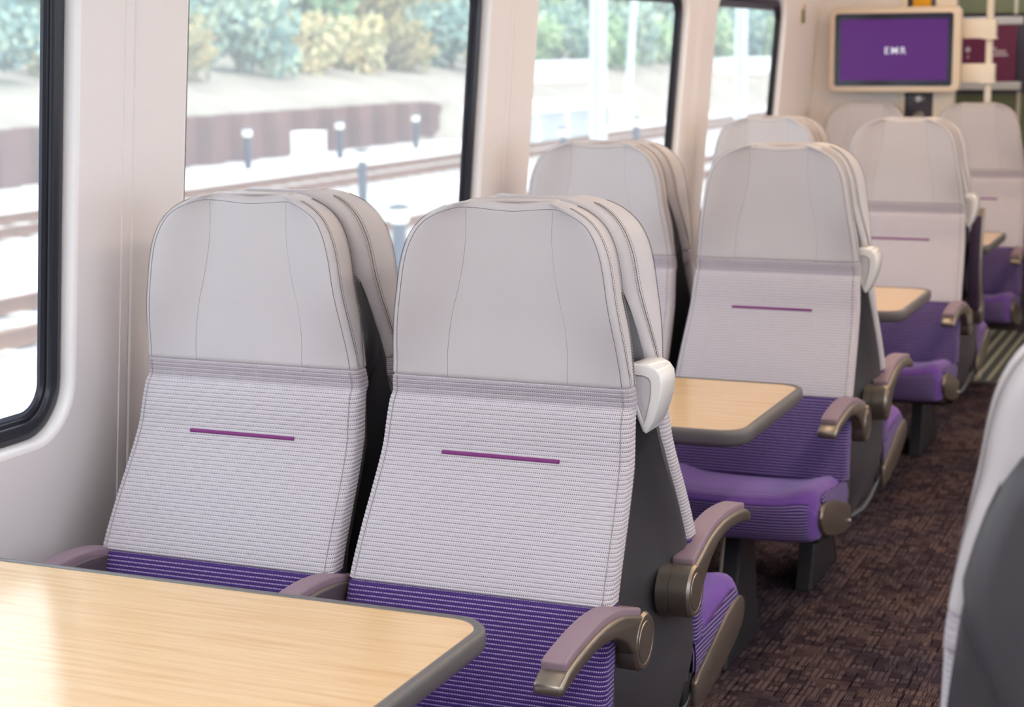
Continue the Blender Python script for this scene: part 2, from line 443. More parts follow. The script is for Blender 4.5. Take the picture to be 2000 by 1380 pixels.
def SQ(z): return interp([(.977,.0),(1.05,.05),(1.12,.10),(1.3,.12)],z)     # the rear is narrower than the face
def roll(z):
    k=max(0,min(1,(z-1.260)/(Z_TOP-1.260))); return .014*(1-math.sqrt(max(0,1-k*k)))
def headrest_mesh():
    R=[];zs=[.975,.980]
    zs+=[lerp(.985,1.23,i/24) for i in range(25)]
    zs+=[1.235,1.24,1.2445,1.249,1.253,1.2565,1.26,1.263,1.2655,1.268,1.2705,1.273,1.275,1.2767,1.2775]
    for i,z in enumerate(zs):
        t0=TF(z); t1=t0+thickness(z); w=HW(z)
        if i==0: t0+=.004; w-=.003
        t0+=roll(z); t1-=max(0,(z-1.22)/.0575)**2*.010
        dip=.0065*min(1,max(0,(z-1.2)/.07))
        pts=pad_section(z,w,t0,t1,rf=.014,rb=.018,nf=40,nc=5)
        pts=[(a*(1-SQ(z)*max(0,min(1,(b-t0)/(t1-t0)))**1.6),b-wing(a,z)*max(0,1-(b-t0)/(t1-t0))) for a,b in pts]
        R.append(((lambda z,d:(lambda s: z-d*math.exp(-(s/.055)**2)))(z,dip),pts))
    me=loft(R,[M['leather'],M['thread'],M['thread_light']],'headrest')
    # seams: two flutes on the face, a double-stitched welt round the edge
    mb=MB()
    def face(s,z): return TF(z)+roll(z)-wing(s,z)+.0002
    def zz(s,z): return z-.0065*min(1,max(0,(z-1.2)/.07))*math.exp(-(s/.055)**2)
    for sg in (-1,1):
        mb.tube([(sg*SF(z),face(SF(z),z),zz(SF(z),z)) for z in [lerp(.979,1.262,i/50) for i in range(51)]],.00042,5,1)
    def outline(inset,ztop):
        P=[]
        for i in range(90):
            z=lerp(.979,1.271,i/89); q=z if z<1.24 else 1.24+(z-1.24)*(ztop-1.24)/(1.271-1.24)
            P.append(Vector((-(HW(z)-inset),0,q)))
        s0=-P[-1].x
        for i in range(1,16): P.append(Vector((-s0+2*s0*i/16,0,ztop)))
        L=P+[Vector((-p.x,0,p.z)) for p in reversed(P[:90])]
        return [Vector((p.x,face(p.x,p.z),zz(p.x,p.z))) for p in L]
    mb.tube(outline(.0125,1.265),.0005,5,1)
    def dashes(L,step,frac,r,mi):
        acc=0;i=0;out=[L[0]]
        tot=[0]
        for a,b in zip(L,L[1:]): tot.append(tot[-1]+(b-a).length)
        def at(d):
            for q in range(1,len(tot)):
                if tot[q]>=d: return L[q-1].lerp(L[q],(d-tot[q-1])/max(1e-9,tot[q]-tot[q-1]))
            return L[-1]
        d=0
        while d+step<tot[-1]:
            mb.tube([at(d),at(d+step*frac)],r,4,mi); d+=step
    def rim(fn,out):
        """a line on the side face following the front or the rear edge"""
        P=[]
        for i in range(80):
            z=lerp(.979,1.2675,i/79); f=TF(z)+roll(z)-WING(z); r=TF(z)+thickness(z)-max(0,(z-1.22)/.0575)**2*.010
            q=fn(f,r); k=max(0,min(1,(q-TF(z)-roll(z))/max(.01,r-TF(z)-roll(z)))); P.append(Vector((-((HW(z))*(1-SQ(z)*k**1.6)+out),q,z)))
        return P,[Vector((-p.x,p.y,p.z)) for p in reversed(P)]
    for side in rim(lambda f,r:f+.0145,.0003): dashes(side,.0046,.6,.0004,1)
    for side in rim(lambda f,r:f+.010,-.0006): mb.tube(side,.00045,4,1)
    for dp,ds in ((.029,True),(.0235,False),(.018,True)):
        for side in rim(lambda f,r:r-dp,.0002):
            if ds: dashes(side,.0048,.62,.0006,2)
            else: mb.tube(side,.0007,5,1)
    m2=mb.mesh('seams',[M['leather'],M['thread'],M['thread_light']],smooth=True)
    bm=bmesh.new(); bm.from_mesh(me); bm.from_mesh(m2); bm.to_mesh(me); bm.free()
    for p in me.polygons: p.use_smooth=True
    return me

def stripe_mesh():
    V=[];F=[];n=40;h=.0032
    for i in range(n+1):
        s=lerp(-.106,.106,i/n)
        for z,o in ((.855-h,0),(.855-h*.5,.0017),(.855+h*.5,.0017),(.855+h,0)):
            V.append((s,TF(z)-.0013-o,z))
    for i in range(n):
        for k in range(3): F.append((i*4+k,(i+1)*4+k,(i+1)*4+k+1,i*4+k+1))
    F+= [(0,1,2,3),(n*4+3,n*4+2,n*4+1,n*4)]
    return mesh_from('accent_stripe',V,F,M['stripe'])

def side_welt_mesh(sg):
    """the stitched fold down one side of the fabric"""
    mb=MB()
    mb.tube([(sg*(HW(z)-.0128),TF(z)-.0006,z) for z in [lerp(.655,.974,i/60) for i in range(61)]],.0010,5)
    return mb.mesh('side_seam',M['thread_light'],smooth=True)

def cushion_mesh():
    """seat cushion: dished, raised towards the front, rounded over the front edge and bowed in plan"""
    prof=[(-.105,.452),(-.15,.452),(-.20,.457),(-.26,.464),(-.32,.470),(-.37,.476),(-.41,.479),(-.44,.478),(-.462,.473),(-.478,.462),(-.486,.447),(-.487,.428),(-.484,.406),(-.479,.386),(-.470,.370),(-.455,.361),(-.40,.360),(-.3,.366),(-.105,.380)]
    P=[]
    for (a,b) in zip(prof,prof[1:]):
        for k in range(4): P.append((lerp(a[0],b[0],k/4),lerp(a[1],b[1],k/4)))
    P.append(prof[-1])
    ss=[-1,-.995,-.98,-.955,-.92,-.86,-.78,-.66,-.5,-.34,-.17,0,.17,.34,.5,.66,.78,.86,.92,.955,.98,.995,1]
    V=[];F=[];U=[];mi=[];n=len(P);L=[0]
    for a,b in zip(P,P[1:]): L.append(L[-1]+math.dist(a,b))
    w=.229; mid=.43
    for u in ss:
        e=abs(u)
        ed=max(0,(e-.86)/.14); rr=.034*(1-math.sqrt(max(0,1-ed*ed)))
        bow=.040*e**4+.018*ed**2
        for t,z in P:
            top=max(0,min(1,(z-mid)/.02))
            fl=max(0,min(1,(t+.487)/.06))
            dish=(-.012*(1-e**2)+.010*math.exp(-((e-.82)/.14)**2))*top*(.35+.65*fl)
            f=max(0,min(1,(-t-.12)/.36))
            zz=z+dish-(rr*top if z>mid else -rr*.25*max(0,min(1,(mid-z)/.03)))
            V.append((u*w,t+bow*f**2,zz)); U.append((u*w,0))
    for c in range(len(ss)):
        for i in range(n): U[c*n+i]=(ss[c]*w,L[i])
    i0=next(i for i,(t,z) in enumerate(P) if t<-.478)
    for c in range(len(ss)-1):
        for i in range(n-1):
            F.append((c*n+i,(c+1)*n+i,(c+1)*n+i+1,c*n+i+1)); mi.append(1 if i>=i0 and abs(ss[c]+ss[c+1])<1.86 else 0)
    for c,sg in ((0,-1),(len(ss)-1,1)):
        loop=[c*n+i for i in range(n)]
        F.append(tuple(loop if sg<0 else reversed(loop))); mi.append(0)
    me=mesh_from('seat_cushion',V,F,[M['velvet'],M['purple_rib']],U,mi)
    bm=bmesh.new(); bm.from_mesh(me); bmesh.ops.recalc_face_normals(bm,faces=bm.faces); bm.to_mesh(me); bm.free()
    for p in me.polygons: p.use_smooth=True
    me.set_sharp_from_angle(angle=math.radians(60))
    return me
def cushion_side_mesh(sg):
    """gusset of ribbed fabric along one side of the cushion"""
    top=[(-.11,.446),(-.18,.450),(-.24,.456),(-.30,.463),(-.35,.468),(-.385,.469),(-.40,.460)]
    bot=[(-.11,.365),(-.18,.374),(-.24,.392),(-.30,.408),(-.35,.420),(-.378,.426),(-.392,.432)]
    V=[];F=[];U=[];n=len(top);m=6
    for i in range(n):
        for k in range(m+1):
            a=k/m; bul=.0045*math.sin(PI*a)+.001
            V.append((sg*(.2285+bul),lerp(top[i][0],bot[i][0],a),lerp(top[i][1],bot[i][1],a))); U.append((top[i][0],lerp(top[i][1],bot[i][1],a)))
    for i in range(n-1):
        for k in range(m):
            q=(i*(m+1)+k,(i+1)*(m+1)+k,(i+1)*(m+1)+k+1,i*(m+1)+k+1); F.append(q if sg<0 else q[::-1])
    return mesh_from('side_gusset',V,F,M['purple_rib'],U)

SHW=smooth_tab([(.85,.2135),(.90,.2105),(.962,.203),(1.018,.194),(1.089,.174),(1.137,.152),(1.155,.135),(1.168,.105),(1.174,.07)])
def shell_mesh():
    """moulded plastic back shell; its sides taper towards the back so that two shells back to back leave a groove"""
    R=[]
    zs=[.262,.268,.28,.30,.33,.37,.42,.47,.53,.60,.68,.76,.84,.92,.98,1.02,1.06,1.09,1.12,1.145,1.16,1.17,1.174]
    for z in zs:
        zf=max(z,.46)
        tf=TF(zf)+thickness(zf)*.72
        tf=max(tf, interp([(.26,-.03),(.33,-.07),(.46,-.105),(.55,-.16)],z)) if z<.5 else tf
        w=(HW(zf)-.005 if z<.88 else min(HW(zf)-.005,SHW(z)))-max(0,(.42-z))*.10
        tb=.121
        k=max(0,(.40-z)/.14); tb-=.045*(1-math.sqrt(max(0,1-k*k)))*1.6; w-=.05*(1-math.sqrt(max(0,1-k*k)))
        tf+=.05*(1-math.sqrt(max(0,1-k*k)))
        tb+=min(.006,max(0,(z-.6)*.02))
        taper=.090 if z<.85 else max(.008,.090-(z-.85)*.55)
        tf=min(tf,tb-.020)
        pts=[]
        N=10
        # front edge left -> rear, rounded rear corners
        def side(sg):
            q=[(sg*(w-.004),tf),(sg*w,tf+.004),(sg*(w-.001),tf+min(.024,(tb-tf)*.4))]
            wb=w-taper; rb=.04
            for i in range(1,5): 
                a=i/4; q.append((sg*lerp(w-.004,wb+.012,a**1.2),lerp(tf+min(.026,(tb-tf)*.45),max(tf+(tb-tf)*.5,tb-.030),a)))
            for k in range(1,6):
                a=k/5*PI/2; r3=min(.030,tb-tf-.008); q.append((sg*(wb+.012-.030*(1-math.cos(a))),tb-r3+r3*math.sin(a)))
            return q
        l=side(-1); r=side(1)
        pts=l+[(x,tb) for x in (-.08,-.03,.03,.08)]+list(reversed(r))
        pts+= [(x,tf) for x in (.12,.04,-.04,-.12)]
        R.append((z,pts))
    me=loft(R,M['shell'],'back_shell')
    bm=bmesh.new(); bm.from_mesh(me); bmesh.ops.recalc_face_normals(bm,faces=bm.faces); bm.to_mesh(me); bm.free()
    me.set_sharp_from_angle(angle=math.radians(45))
    return me
def shell_rim_mesh(sg):
    """raised lower edge of the shell that sweeps forward under the cushion"""
    mb=MB()
    mb.tube([(sg*.150,.10,.266),(sg*.180,.06,.267),(sg*.200,.02,.278),(sg*.211,-.03,.300),(sg*.219,-.08,.332),(sg*.224,-.12,.362)],[.008,.009,.009,.009,.008,.006],8)
    return mb.mesh('shell_rim',M['shell'],smooth=True)
def side_frame_mesh(sg):
    """side frame that carries the cushion, rising to a rounded nose"""
    mb=MB()
    prof=[(-.095,.318),(-.18,.322),(-.28,.342),(-.37,.366),(-.41,.384),(-.428,.404),(-.431,.422),(-.425,.437),(-.409,.447),(-.380,.450),(-.350,.447),(-.30,.437),(-.24,.420),(-.18,.402),(-.12,.384),(-.095,.372)]
    v,f=prism(prof,sg*.2275,sg*.2400,'x'); mb.add(v,f,0)
    return mb.mesh('side_frame',M['bronze'],bevel=.004,seg=2)
def tray_mesh():
    mb=MB(); v,f=prism([(-.06,.335),(-.30,.335),(-.40,.350),(-.42,.378),(-.38,.388),(-.06,.388)],-.226,.226,'x'); mb.add(v,f,0)
    return mb.mesh('under_tray',M['dark'],bevel=.006,seg=2)
def pan_screw_mesh():
    mb=MB(); mb.lathe([(.0,.0),(.007,.0),(.007,.003),(.004,.006)],(.2395,-.125,.340),'x',12)
    return mb.mesh('frame_bolt',M['steel'],smooth=True)

ARM_TOP=smooth_tab([(-.392,.634),(-.36,.648),(-.28,.660),(-.20,.664),(-.12,.656),(-.05,.636),(.0,.622)])
def arm_meshes(sg, s0=.213, s1=.260, fold=0, padmat='pad'):
    """armrest: pivot barrel, curved arm, soft pad. fold turns it upright about the pivot"""
    px,pz=-.016,.572
    def F(t,z):
        if not fold: return (t,z)
        a=fold; dt,dz=t-px,z-pz
        return (px+dt*math.cos(a)+dz*math.sin(a), pz-dt*math.sin(a)+dz*math.cos(a))
    arm=MB()
    N=26; top=[];bot=[]
    for i in range(N+1):
        t=lerp(-.392,-.008,i/N); top.append((t,ARM_TOP(t)-.010))
        th=interp([(-.392,.018),(-.372,.025),(-.25,.025),(-.16,.031),(-.10,.047),(-.06,.068),(0,.09)],t)
        bot.append((t,ARM_TOP(t)-.010-th))
    pts=[F(*p) for p in top+list(reversed(bot))]
    v,f=prism(pts,sg*s0,sg*s1,'x'); arm.add(v,f)
    arm_me=arm.mesh('armrest',M['bronze'],bevel=.006,seg=3)
    b=MB()
    r=.0485
    b.lathe([(.044,sg*.196),(r,sg*.199),(r,sg*.2195),(r-.002,sg*.2205),(r-.002,sg*.2225),(r,sg*.2235),(r,sg*(s1-.004)),(r-.004,sg*(s1+.001)),(r-.011,sg*(s1+.0012)),(r-.0118,sg*(s1+.0004)),(r-.0142,sg*(s1+.0004)),(r-.015,sg*(s1+.0016)),(r-.019,sg*(s1+.0019)),(r-.030,sg*(s1+.0019)),(.004,sg*(s1+.0019))],(0,px,pz),'x',36)
    barrel=b.mesh('pivot_barrel',M['bronze'],smooth=True)
    p=MB(); N=20; A=[];B=[]
    for i in range(N+1):
        t=lerp(-.362,-.018,i/N); A.append(F(t,ARM_TOP(t)+.002)); B.append(F(t,ARM_TOP(t)-.016))
    v,f=prism(A+list(reversed(B)),sg*(s0+.001),sg*(s1-.006),'x'); p.add(v,f)
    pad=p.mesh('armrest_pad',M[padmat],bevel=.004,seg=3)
    return arm_me,barrel,pad

def handle_mesh():
    """white corner grab handle: thick rounded body"""
    base=[(.182,1.000),(.188,1.007),(.202,1.011),(.230,1.010),(.244,1.004),(.252,.993),(.254,.976),(.252,.957),(.247,.937),(.240,.917),(.232,.901),(.2265,.894),(.2205,.897),(.213,.915),(.200,.948),(.188,.980)]
    inner=[(.190,.993),(.222,.992),(.231,.989),(.2355,.982),(.236,.968),(.2345,.950),(.230,.930),(.2255,.914),(.2235,.910),(.220,.914),(.2085,.946),(.195,.978)]
    bm=bmesh.new()
    vs0=[bm.verts.new((s,.082,z)) for s,z in base]; vs1=[bm.verts.new((max(s,.2130),.160,z)) for s,z in base]
    n=len(base); q=len(inner)
    a0=[bm.verts.new((s,.082,z)) for s,z in inner]; a1=[bm.verts.new((s,.0835,z)) for s,z in inner]
    c=(sum(s for s,z in inner)/q,sum(z for s,z in inner)/q)
    a2=[bm.verts.new((c[0]+(s-c[0])*.93,.0885,c[1]+(z-c[1])*.95)) for s,z in inner]
    bm.faces.new(list(reversed(vs1)))
    for i in range(n): bm.faces.new((vs0[i],vs1[i],vs1[(i+1)%n],vs0[(i+1)%n]))
    es=[bm.edges.get((vs0[i],vs0[(i+1)%n])) for i in range(n)]+[bm.edges.new((a0[i],a0[(i+1)%q])) for i in range(q)]
    bmesh.ops.triangle_fill(bm,use_beauty=True,edges=es)
    for A,B in ((a0,a1),(a1,a2)):
        for i in range(q): bm.faces.new((A[i],A[(i+1)%q],B[(i+1)%q],B[i]))
    bm.faces.new(a2)
    bmesh.ops.recalc_face_normals(bm,faces=bm.faces)
    s0=set(vs0); s1=set(vs1)
    outer=[e for e in bm.edges if set(e.verts)<=s0 and len(e.link_faces)==2 and e.calc_face_angle(0)>1.2 or set(e.verts)<=s1 and len(e.link_faces)==2 and e.calc_face_angle(0)>1.2]
    bmesh.ops.bevel(bm,geom=outer,offset=.0055,offset_type='OFFSET',segments=4,profile=.5,affect='EDGES',clamp_overlap=True)
    me=bpy.data.meshes.new('grab_handle'); bm.to_mesh(me); bm.free(); me.materials.append(M['white'])
    for p in me.polygons: p.use_smooth=True
    me.set_sharp_from_angle(angle=math.radians(35))
    return me
def handle_face_mesh():
    """flat triangular insert in the recess of the grab handle"""
    pts=[(.193,.990),(.222,.989),(.229,.986),(.2325,.980),(.233,.967),(.2315,.950),(.2275,.931),(.2238,.917),(.2225,.9145),(.2208,.918),(.2105,.947),(.198,.977)]
    v,f=prism(pts,.0865,.0890,'y'); mb=MB(); mb.add(v,f)
    return mb.mesh('handle_insert',M['recess'],bevel=.0006,seg=1)

def pedestal_mesh():
    """tapering floor leg: wide at the carpet, narrow under the seat"""
    mb=MB()
    v,f=prism([(-.40,.0),(-.06,.0),(-.10,.10),(-.14,.335),(-.26,.335),(-.30,.20)],-.045,.0,'x'); mb.add(v,f,0)
    return mb.mesh('pedestal_leg',M['leg'],bevel=.004,seg=1)
def leg_edge_mesh():
    mb=MB(); mb.tube([(-.045,-.402,.004),(-.045,-.302,.20),(-.045,-.262,.33)],.0045,6)
    return mb.mesh('leg_edge_strip',M['bronze'],smooth=True)

SEAT={}
SEAT['headrest']=headrest_mesh()
SEAT['backrest']=fabric_mesh('backrest',Z_LOW,Z_SEAM,M['grey_rib'],sink0=.004,sink1=.004)
SEAT['lower_backrest']=fabric_mesh('lower_backrest',Z_BOT,Z_LOW,M['purple_rib'],sink1=.004)
SEAT['accent_stripe']=stripe_mesh()
SEAT['side_seam']=(side_welt_mesh(-1),side_welt_mesh(1))
SEAT['seat_cushion']=cushion_mesh()
SEAT['side_gusset']=(cushion_side_mesh(-1),cushion_side_mesh(1))
SEAT['back_shell']=shell_mesh()
SEAT['shell_rim']=(shell_rim_mesh(-1),shell_rim_mesh(1))
SEAT['side_frame']=(side_frame_mesh(-1),side_frame_mesh(1))
SEAT['under_tray']=tray_mesh()
SEAT['handle_plate']=handle_face_mesh()
SEAT['leg_edge_strip']=leg_edge_mesh()
SEAT['frame_bolt']=pan_screw_mesh()
SEAT['grab_handle']=handle_mesh()
SEAT['pedestal_leg']=pedestal_mesh()
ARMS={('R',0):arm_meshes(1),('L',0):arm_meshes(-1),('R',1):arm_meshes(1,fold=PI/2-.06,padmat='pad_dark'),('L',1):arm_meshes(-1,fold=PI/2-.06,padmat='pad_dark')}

def seat(label, x, y, back=False, arms=(), handle=0, group=None):
    """arms: list of (side, raised)"""
    t=thing('train_seat',label,'seat',(x,y,0),PI if back else 0,group)
    h=obj('headrest',SEAT['headrest'],t); h['label']='pale grey leather headrest with stitched seams'
    b=obj('backrest',SEAT['backrest'],t); b['label']='lilac grey ribbed fabric back'
    st=obj('accent_stripe',SEAT['accent_stripe'],b); st['label']='magenta stitched stripe'
    for g in SEAT['side_seam']: obj('side_seam',g,b)
    l=obj('lower_backrest',SEAT['lower_backrest'],t); l['label']='purple ribbed fabric panel'
    c=obj('seat_cushion',SEAT['seat_cushion'],t); c['label']='purple velvet cushion'
    for g in SEAT['side_gusset']: obj('side_gusset',g,c)
    s=obj('back_shell',SEAT['back_shell'],t); s['label']='dark grey plastic shell'
    for g in SEAT['shell_rim']: obj('shell_rim',g,s)
    for k,g in enumerate(SEAT['side_frame']):
        p=obj('side_frame',g,t); p['label']='bronze grey side frame'
        if k: obj('frame_bolt',SEAT['frame_bolt'],p)
    obj('under_tray',SEAT['under_tray'],t)
    lg=obj('pedestal_leg',SEAT['pedestal_leg'],t); obj('leg_edge_strip',SEAT['leg_edge_strip'],lg)
    for side,up in arms:
        a,br,pd=ARMS[(side,up)]
        ao=obj('armrest',a,t); ao['label']='raised bronze grey armrest' if up else 'curved bronze grey armrest'
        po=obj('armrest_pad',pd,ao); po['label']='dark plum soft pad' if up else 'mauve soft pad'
        obj('pivot_barrel',br,ao)
    if handle:
        ho=obj('grab_handle',SEAT['grab_handle'],t); ho['label']='white corner grab handle'
        ins=obj('handle_insert',SEAT['handle_plate'],ho); ins['label']='recessed insert, greyed as if in shade'
    return t
# ------------------------------------------------------------------ the carriage
BAY=1.81; Y_BACK=-6.6; Y_END=5.65; XM=1.04          # XM: middle of the aisle
LEAN=.077
def wx(z): return -.28-LEAN*(1.545-z)
Z_COVE=1.765
def wall_side(side):
    """one side wall with its window openings; side -1 is the left wall"""
    def X(x): return x if side<0 else 2*XM-x
    bm=bmesh.new()
    wins=[]
    for n in range(-4,3):
        y0=.13+BAY*n; y1=y0+BAY
        if n==-4: y0=Y_BACK
        if n==2: y1=Y_END
        oy0,oy1=(.315+BAY*n,1.768+BAY*n) if n<2 else (3.955,5.030)
        if n==-4: oy0=max(oy0,Y_BACK+.2)
        oz0,oz1=.842,1.735
        outer=[(y0,0),(y1,0),(y1,Z_COVE),(y0,Z_COVE)]
        loops=[]
        for off,dep in ((.012,0),(.004,.002),(0,.008),(-.002,.018),(-.004,.032)):
            pts=rrect(oy0-off,oy1+off,oz0-off,oz1+off,.10+off,10)
            loops.append([bm.verts.new((X(wx(z)-dep),y,z)) for y,z in pts])
        # panel face with the hole
        ov=[bm.verts.new((X(wx(z)),y,z)) for y,z in outer]
        es=[bm.edges.new((ov[i],ov[(i+1)%4])) for i in range(4)]
        l0=loops[0]; es+=[bm.edges.new((l0[i],l0[(i+1)%len(l0)])) for i in range(len(l0))]
        r=bmesh.ops.triangle_fill(bm,use_beauty=True,edges=es)
        for a,b in zip(loops,loops[1:]):
            for i in range(len(a)):
                f=bm.faces.new((a[i],a[(i+1)%len(a)],b[(i+1)%len(a)],b[i])); f.material_index=1; f.smooth=True
        wins.append((n,oy0,oy1,oz0,oz1))
    # coving up to the ceiling
    prof=[(wx(Z_COVE),Z_COVE),(wx(Z_COVE)+.02,Z_COVE+.02),(wx(Z_COVE)+.03,1.90),(wx(Z_COVE)+.07,2.02),(wx(Z_COVE)+.16,2.11),(wx(Z_COVE)+.30,2.15)]
    rows=[[bm.verts.new((X(x),y,z)) for x,z in prof] for y in (Y_BACK,Y_END)]
    for i in range(len(prof)-1):
        bm.faces.new((rows[0][i],rows[1][i],rows[1][i+1],rows[0][i+1])).smooth=True
    bmesh.ops.recalc_face_normals(bm,faces=bm.faces)
    name='wall_left' if side<0 else 'wall_right'
    me=bpy.data.meshes.new(name); bm.to_mesh(me); bm.free()
    me.materials.append(M['wall']); me.materials.append(M['reveal'])
    w=struct(obj(name,me))
    # windows: rubber seal, frit band, pane
    for n,oy0,oy1,oz0,oz1 in wins:
        k=(n+5) if side<0 else (n+12)
        def ring(loopdefs,mat,nm):
            V=[];F=[];m=None
            for off,dep in loopdefs:
                pts=rrect(oy0-off,oy1+off,oz0-off,oz1+off,max(.02,.10+off),10); m=len(pts)
                V+=[(X(wx(z)-dep),y,z) for y,z in pts]
            for j in range(len(loopdefs)-1):
                for i in range(m): F.append((j*m+i,j*m+(i+1)%m,(j+1)*m+(i+1)%m,(j+1)*m+i))
            me=mesh_from(nm,V,F,mat); 
            bm=bmesh.new(); bm.from_mesh(me); bmesh.ops.recalc_face_normals(bm,faces=bm.faces); bm.to_mesh(me); bm.free()
            me.set_sharp_from_angle(angle=math.radians(50)); return me
        seal=struct(obj('window_%d'%k,ring([(-.0035,.034),(-.004,.024),(-.008,.021),(-.018,.020),(-.020,.022),(-.030,.022),(-.033,.025),(-.034,.032),(-.040,.033),(-.044,.040)],M['rubber'],'window_seal')))
        obj('glass_edge_band',ring([(-.040,.0385),(-.052,.0385)],M['frit'],'glass_edge_band'),seal)
        pts=rrect(oy0+.036,oy1-.036,oz0+.036,oz1-.036,.066,10)
        obj('glass_pane',mesh_from('glass_pane',[(X(wx(z)-.040),y,z) for y,z in pts],[tuple(range(len(pts)))],M['glass'],smooth=False),seal)
    return w
wall_side(-1); wall_side(1)
# vertical joint strips between the wall panels on the left
for i,n in enumerate(range(-3,3)):
    mb=MB(); y=.13+BAY*n
    V=[];F=[]
    for z in (.02,Z_COVE-.01):
        for dy,dx in ((-.030,.0),(-.029,.0022),(-.006,.0022),(-.004,.0006),(-.001,.0006),(.001,.0045),(.007,.0045),(.009,.0)):
            V.append((wx(z)+dx,y+dy,z))
    F=[(k,k+1,8+k+1,8+k) for k in range(7)]
    struct(obj('trim_%d'%(i+1),mesh_from('panel_joint',V,F,M['wall'],smooth=False)))

def slab(name,a,b,mat):
    mb=MB(); mb.box(a,b); return obj(name,mb.mesh(name,mat))
struct(slab('floor',(-.45,Y_BACK,-.06),(2.55,5.545,0),M['carpet']))
struct(slab('floor_vestibule',(-.45,5.545,-.06),(2.55,8.6,0),M['ribfloor']))
struct(slab('trim_7',(-.40,5.530,0),(2.48,5.560,.004),M['steel']))
struct(slab('ceiling',(-.45,Y_BACK,2.15),(2.55,8.6,2.19),M['ceil']))
struct(slab('wall_back',(-.5,Y_BACK-.05,0),(2.6,Y_BACK,2.19),M['endwall']))
# end partition: white panel on the left of the gangway, dark post with the yellow plate
struct(slab('wall_end',(-.42,Y_END,0),(.112,Y_END+.05,2.15),M['endwall']))
struct(slab('wall_end_right',(1.55,Y_END,0),(2.5,Y_END+.05,2.15),M['endwall']))
struct(slab('trim_8',(.112,Y_END-.01,0),(.140,Y_END+.06,2.15),M['cream']))
struct(slab('trim_9',(.270,Y_END-.01,0),(.362,Y_END+.06,2.15),M['cream']))
post=thing('door_post','dark grey post with yellow plate and two chrome buttons behind the screen','door post',(.205,Y_END+.02,0))
mb=MB(); mb.box((-.063,-.015,0),(.063,.03,2.15)); obj('post_body',mb.mesh('post_body',M['darkpanel'],bevel=.004,seg=2),post)
mb=MB(); mb.box((-.041,-.022,1.66),(.041,-.012,2.10)); obj('yellow_plate',mb.mesh('yellow_plate',M['yellow'],bevel=.003,seg=2),post)
for z in (1.288,1.205):
    mb=MB(); mb.lathe([(.0,-.034),(.014,-.034),(.019,-.030),(.022,-.022),(.026,-.020),(.026,-.012)],(0,0,z),'y',24); obj('button',mb.mesh('button',M['steel'],smooth=True),post)
# vestibule beyond
struct(slab('wall_vestibule_left',(-.5,5.72,0),(-.42,8.6,2.15),M['endwall']))
struct(slab('wall_vestibule_right',(2.48,5.72,0),(2.56,8.6,2.15),M['endwall']))
struct(slab('wall_vestibule_end',(-.5,8.6,0),(2.6,8.66,2.15),M['greyviolet']))

# screen on its pole
scr=thing('information_screen','purple information screen in a beige bezel on the end wall','screen',(.097,5.575,1.513))
v,f=prism(rrect(-.296,.303,-.194,.192,.032,8),-.020,.034,'y'); mb=MB(); mb.add(v,f); obj('bezel',mb.mesh('bezel',M['bezel'],bevel=.010,seg=3),scr)
v,f=prism(rrect(-.268,.268,-.165,.163,.014,6),-.0225,-.018,'y'); mb=MB(); mb.add(v,f); obj('glass_front',mb.mesh('glass_front',M['screenblack']),scr)
M['display']=emission('lit_display_purple',srgb(116,44,148),.55)
mb=MB(); v,f=prism([(-.241,-.139),(.244,-.139),(.244,.136),(-.241,.136)],-.0235,-.022,'y'); mb.add(v,f); dsp=obj('display',mb.mesh('display',M['display']),scr)
M['lit_white']=emission('lit_white_letters',(.9,.88,.95),.9)
def text_mesh(s,size,mat,extrude=.0003,space=1.0,bold=0):
    c=bpy.data.curves.new('lettering','FONT'); c.body=s; c.size=size; c.align_x='CENTER'; c.align_y='CENTER'; c.extrude=extrude; c.space_character=space; c.offset=bold
    o=bpy.data.objects.new('lettering_tmp',c); COL.objects.link(o)
    dg=bpy.context.evaluated_depsgraph_get(); me=bpy.data.meshes.new_from_object(o.evaluated_get(dg)); bpy.data.objects.remove(o); 
    me.materials.clear(); me.materials.append(mat); return me
obj('logo',text_mesh('EMR',.044,M['lit_white'],space=1.35,bold=.0004),dsp,(.010,-.0245,-.006),(PI/2,0,0))
pole=thing('grab_pole','cream floor to ceiling pole to the right of the screen','grab pole',(.512,5.655,0))
mb=MB(); mb.lathe([(.0165,0),(.0165,2.15)],n=24); obj('pole_tube',mb.mesh('pole_tube',M['cream'],smooth=True),pole)
for z in (1.602,1.405):
    mb=MB(); v,f=prism(rrect(-.145,.030,-.042,.042,.006,3),-.032,.024,'y'); mb.add(v,f); mb.box((-.03,-.036,-.046),(.034,.03,-.036)); 
    o=obj('bracket',mb.mesh('bracket',M['cream'],bevel=.003,seg=2),pole,(0,0,z))
# notice board in the vestibule
nb=thing('notice_board','burgundy notice board in a pale frame seen behind the pole','notice board',(.30,7.0,1.486))
mb=MB(); mb.box((-.20,-.01,-.146),(.17,.02,.150)); obj('board',mb.mesh('board',M['poster'],bevel=.002,seg=1),nb)
for a,b in ((.150,.190),(-.188,-.146)):
    mb=MB(); mb.box((-.22,-.016,a),(.20,.024,b)); obj('frame_rail',mb.mesh('frame_rail',M['wall'],bevel=.003,seg=1),nb)
mb=MB(); mb.lathe([(.0,-.0115),(.014,-.0115),(.014,-.010)],(-.075,0,.022),'y',16); obj('printed_mark',mb.mesh('printed_mark',M['postermark']),nb)
for x,z,w in ((.02,.028,.05),(.06,.012,.06),(.055,-.006,.075),(-.079,-.016,.010)):
    mb=MB(); mb.box((x,-.0115,z-.006),(x+w,-.010,z+.006)); obj('printed_mark',mb.mesh('printed_mark',M['postermark']),nb)
